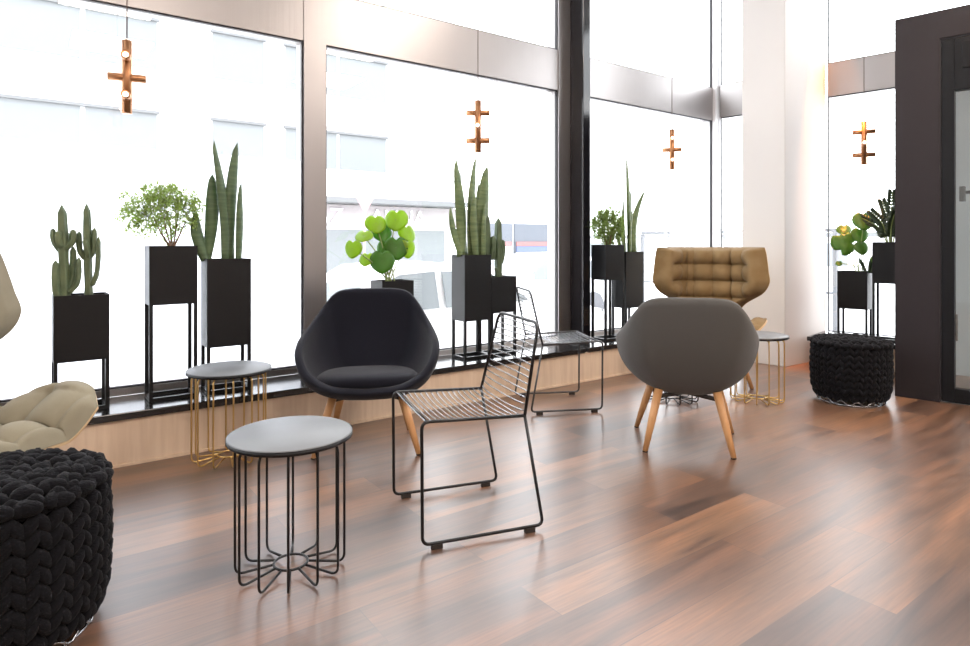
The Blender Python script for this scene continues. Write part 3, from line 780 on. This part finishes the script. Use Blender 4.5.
# ------------------------------------------------------------------ street outside
GZ = -.62
struct(MB().box(-30, 45, -30, 16.3, GZ-.1, GZ), 'street', M['street'])
FYY = 16.2
def ex(x): return .9356*x - 2.83
bl = thing('building', 'washed-out white building across the street with ledge and rows of windows', 'building', (2.8, FYY, GZ))
def W(mb, x0, x1, y0, y1, z0, z1): return mb.box(ex(x0)-2.8, ex(x1)-2.8, y0-FYY, y1-FYY, z0-GZ, z1-GZ)
W(MB(), -20, 14.4, FYY, FYY+6, GZ, 11).build('wall', M['facade'], bl)
W(MB(), -20, 14.4, FYY-.16, FYY, 4.22, 4.36).build('ledge', M['facade'], bl)
W(MB(), -20, 14.4, FYY-.06, FYY, 2.93, 3.0).build('ledge', M['facade'], bl)
for z0, z1 in ((3.1, 4.06), (5.1, 6.2), (7.6, 8.8)):
    x = -12
    while x < 9:
        for a, b in ((0, 1.3), (1.9, 3.4), (3.5, 5.0)):
            o = W(MB(), x+a, x+b, FYY-.03, FYY+.05, z0, z1).build('window', M['facwin'], bl)
            W(MB(), x+a-.05, x+b+.05, FYY-.10, FYY, z1, z1+.06).build('lintel', M['facline'], o)
        x += 6.3
W(MB(), 8.6, 14.4, FYY-.9, FYY, 2.15, 2.28).build('canopy', M['facline'], bl)
W(MB(), 8.6, 14.4, FYY-.14, FYY, 1.55, 2.12).build('sign_board', M['sign'], bl)
sh = W(MB(), 8.6, 14.0, FYY-.05, FYY+.02, .2, 1.45).build('shop_window', M['facwin'], bl)
def letters(txt, x, y, z, s, m, parent):
    cu = bpy.data.curves.new('sign_lettering', 'FONT'); cu.body = txt; cu.size = s; cu.extrude = .02
    tmp = bpy.data.objects.new('tmp', cu); COL.objects.link(tmp)
    me = bpy.data.meshes.new_from_object(tmp.evaluated_get(bpy.context.evaluated_depsgraph_get())); bpy.data.objects.remove(tmp)
    o = bpy.data.objects.new('sign_lettering', me); COL.objects.link(o); me.materials.clear(); me.materials.append(m)
    o.location = (ex(x)-2.8, y-FYY, z-GZ); o.rotation_euler = (PI/2, 0, 0); o.parent = parent; return o
letters('BAZ', 9.2, FYY-.17, 1.60, .62, M['letter'], bl); letters('ANNA', 11.3, FYY-.17, 1.60, .62, M['letter'], bl)
# poster windows further along
sb = thing('shop_front', 'dark shop windows with red and blue posters across the street', 'shop', (13.1, FYY-.5, GZ))
def W2(mb, x0, x1, y0, y1, z0, z1): return mb.box(ex(x0)-13.1, ex(x1)-13.1, y0-FYY+.5, y1-FYY+.5, z0-GZ, z1-GZ)
W2(MB(), 14.6, 19.6, FYY-.5, FYY-.06, GZ, 2.1).build('wall', M['facade'], sb)
for a, b in ((14.75, 16.4), (16.5, 18.2), (18.3, 19.3)):
    w_ = W2(MB(), a, b, FYY-.56, FYY-.5, .55, 1.7).build('window', M['shopdark'], sb)
    W2(MB(), a+.06, b-.06, FYY-.60, FYY-.565, .98, 1.12).build('red_band', M['red'], w_)
    W2(MB(), a+.06, b-.06, FYY-.60, FYY-.565, .80, .97).build('blue_band', M['blue'] if a > 15 else M['letter'], w_)
    W2(MB(), a+.06, b-.06, FYY-.60, FYY-.565, .58, .78).build('white_band', M['letter'], w_)
# far block closing the view to the right
fb = thing('building', 'far pale building seen through the corner windows', 'building', (19, 7, GZ))
MB().box(9, 30, -2, 24, 0, 2.1).build('wall', M['facade'], fb)
MB().box(8.9, 9.0, -2, 24, 1.95, 2.15).build('ledge', M['facline'], fb)
for k in range(7): MB().box(8.94, 9, -1.5+3.4*k, .9+3.4*k, .7, 1.7).build('window', M['facwin'], fb)

CAR = [(0,.30),(.02,.62),(.12,.86),(.42,1.22),(.75,1.40),(1.5,1.45),(2.2,1.40),(2.95,.98),(3.75,.84),(4.15,.66),(4.2,.32)]
def car(label, x, y, rz):
    t = thing('car', label, 'car', (x, y, GZ), rz, 'cars parked in the street')
    n = len(CAR); vs = []
    for yy, k in ((-.82, .0), (-.86, .02), (.86, .02), (.82, .0)):
        for px, pz in CAR:
            inset = .16*max(0, (pz-.85)/.6)
            vs.append((px-2.1, yy - math.copysign(inset, yy), pz))
    fs = []
    for j in range(3):
        for i in range(n):
            fs.append((j*n+i, j*n+(i+1) % n, (j+1)*n+(i+1) % n, (j+1)*n+i))
    fs.append(tuple(range(n))); fs.append(tuple(3*n+i for i in range(n))[::-1])
    mod_bevel(MB().add(vs, fs, False).build('body', M['carwhite'], t), .05, 3)
    for sg in (-1, 1):
        for pts in ([(.34,.93),(.52,1.2),(.85,1.33),(1.32,1.36),(1.32,.93)], [(1.42,.93),(1.42,1.36),(2.12,1.33),(2.72,.95)]):
            vs = []
            for off in (.0, .02):
                vs += [(px-2.1, sg*(.845+off - .16*max(0, (pz-.85)/.6)), pz) for px, pz in pts]
            k = len(pts)
            MB().add(vs, [tuple(range(k)), tuple(range(k, 2*k))[::-1]] + [(i, (i+1) % k, k+(i+1) % k, k+i) for i in range(k)], False).build('side_window', M['carglass'], t)
        MB().box(.55, .72, sg*.93-.06, sg*.93+.06, .95, 1.06).build('mirror', M['carwhite'], t)
    MB().add([(2.30-2.1,-.66,1.365),(2.30-2.1,.66,1.365),(2.92-2.1,.74,1.02),(2.92-2.1,-.74,1.02)], [(0,1,2,3)], False).build('windscreen', M['carglass'], t)
    MB().add([(.14-2.1,-.7,.90),(.14-2.1,.7,.90),(.40-2.1,.66,1.21),(.40-2.1,-.66,1.21)], [(0,1,2,3)], False).build('rear_window', M['carglass'], t)
    for wx in (.8, 3.35):
        for sg in (-1, 1):
            MB().tube([(wx-2.1, sg*.70, .31), (wx-2.1, sg*.875, .31)], .31, 24).build('wheel', M['tyre'], t)
    MB().box(1.98, 2.12, -.7, -.4, .62, .74).box(1.98, 2.12, .4, .7, .62, .74).build('headlight', M['carglassd'], t)
    return t
car('white hatchback parked outside directly behind the navy armchair', 4.70, 7.11, .0)
car('white car parked further down the street beyond the hatchback', 8.81, 10.6, PI)
rs = thing('road_sign', 'faint red triangular sign on a thin pole across the street', 'sign', (5.77, 12.24, GZ))
MB().tube([(0,0,0), (0,0,2.75)], .03, 8).build('pole', M['pink'], rs)
MB().add([(-.25,-.05,2.75),(.25,-.05,2.75),(0,-.05,2.32),(-.25,-.01,2.75),(.25,-.01,2.75),(0,-.01,2.32)], [(0,1,2),(3,5,4),(0,3,4,1),(1,4,5,2),(2,5,3,0)], False).build('sign_plate', M['pink'], rs)
ra = thing('railing', 'grey metal railing outside beyond the corner window', 'railing', (10.09, 6.48, GZ), 0)
MB().box(-.03, .03, -1.9, 1.9, 1.87, 1.93).box(-.02, .02, -1.9, 1.9, .9, .94).build('rail', M['rail'], ra)
for k in range(5): MB().box(-.03, .03, -1.9+.94*k, -1.84+.94*k, 0, 1.87).build('post', M['rail'], ra)

# ------------------------------------------------------------------ light: overcast daylight through the windows, warm ceiling lamps inside
wd = bpy.data.worlds.new('overcast'); scene.world = wd; wd.use_nodes = True
bg = wd.node_tree.nodes['Background']; bg.inputs[0].default_value = (.93, .965, 1.0, 1); bg.inputs[1].default_value = 7.2
def lamp(name, kind, loc, energy, col, size=.1, aim=None, spot=None, blend=.5):
    l = bpy.data.lights.new(name, kind); l.energy = energy; l.color = col
    o = bpy.data.objects.new(name, l); COL.objects.link(o); o.location = loc
    if kind == 'SPOT': l.spot_size = spot; l.spot_blend = blend; l.shadow_soft_size = size
    elif kind == 'POINT': l.shadow_soft_size = size
    elif kind == 'AREA': l.size = size
    if aim: o.rotation_euler = (Vector(aim)-Vector(loc)).to_track_quat('-Z', 'Y').to_euler()
    return o
WARM = (1., .88, .78)
for i, (x, y) in enumerate([(-2.4, -3), (1, -3), (4.4, -3), (-2.4, -.6), (.8, -1.0), (4, -1.0), (3.4, 1.0)]):
    lamp('ceiling_lamp', 'AREA', (x, y, CEIL-.03), 74, WARM, 1.0)
lamp('pillar_downlight', 'SPOT', (5.84, 2.66, CEIL-.1), 1100, (1., .33, .05), .02, (5.88, 2.72, 0), .36, .5)
lamp('entrance_downlight', 'SPOT', (4.4, 1.2, CEIL-.06), 160, (1., .62, .34), .15, (4.35, 1.25, 0), 1.15, .9)
lamp('vestibule_lamp', 'POINT', sidept(-.65, -2.9, 2.45), 14, (1., .85, .7), .06)
for (sx_, sy_, T) in ((8.8, 3.75, Matrix.Translation((1.45, GY+.16, 2.15)) @ Matrix.Rotation(-PI/2, 4, 'X')), (4.4, 3.75, SIDE @ Matrix.Translation((.16, -2.2, 2.15)) @ Matrix.Rotation(-PI/2, 4, 'Z') @ Matrix.Rotation(-PI/2, 4, 'X'))):
    l = bpy.data.lights.new('window_portal', 'AREA'); l.shape = 'RECTANGLE'; l.size = sx_; l.size_y = sy_; l.cycles.is_portal = True
    o = bpy.data.objects.new('window_portal', l); COL.objects.link(o); o.matrix_world = T

# ------------------------------------------------------------------ render look
vs_ = scene.view_settings; vs_.view_transform = 'Standard'; vs_.look = 'None'; vs_.exposure = 0.0; vs_.gamma = 1; vs_.use_curve_mapping = False
cy = scene.cycles; cy.use_denoising = True; cy.max_bounces = 10; cy.diffuse_bounces = 5; cy.transparent_max_bounces = 16; cy.sample_clamp_indirect = 8
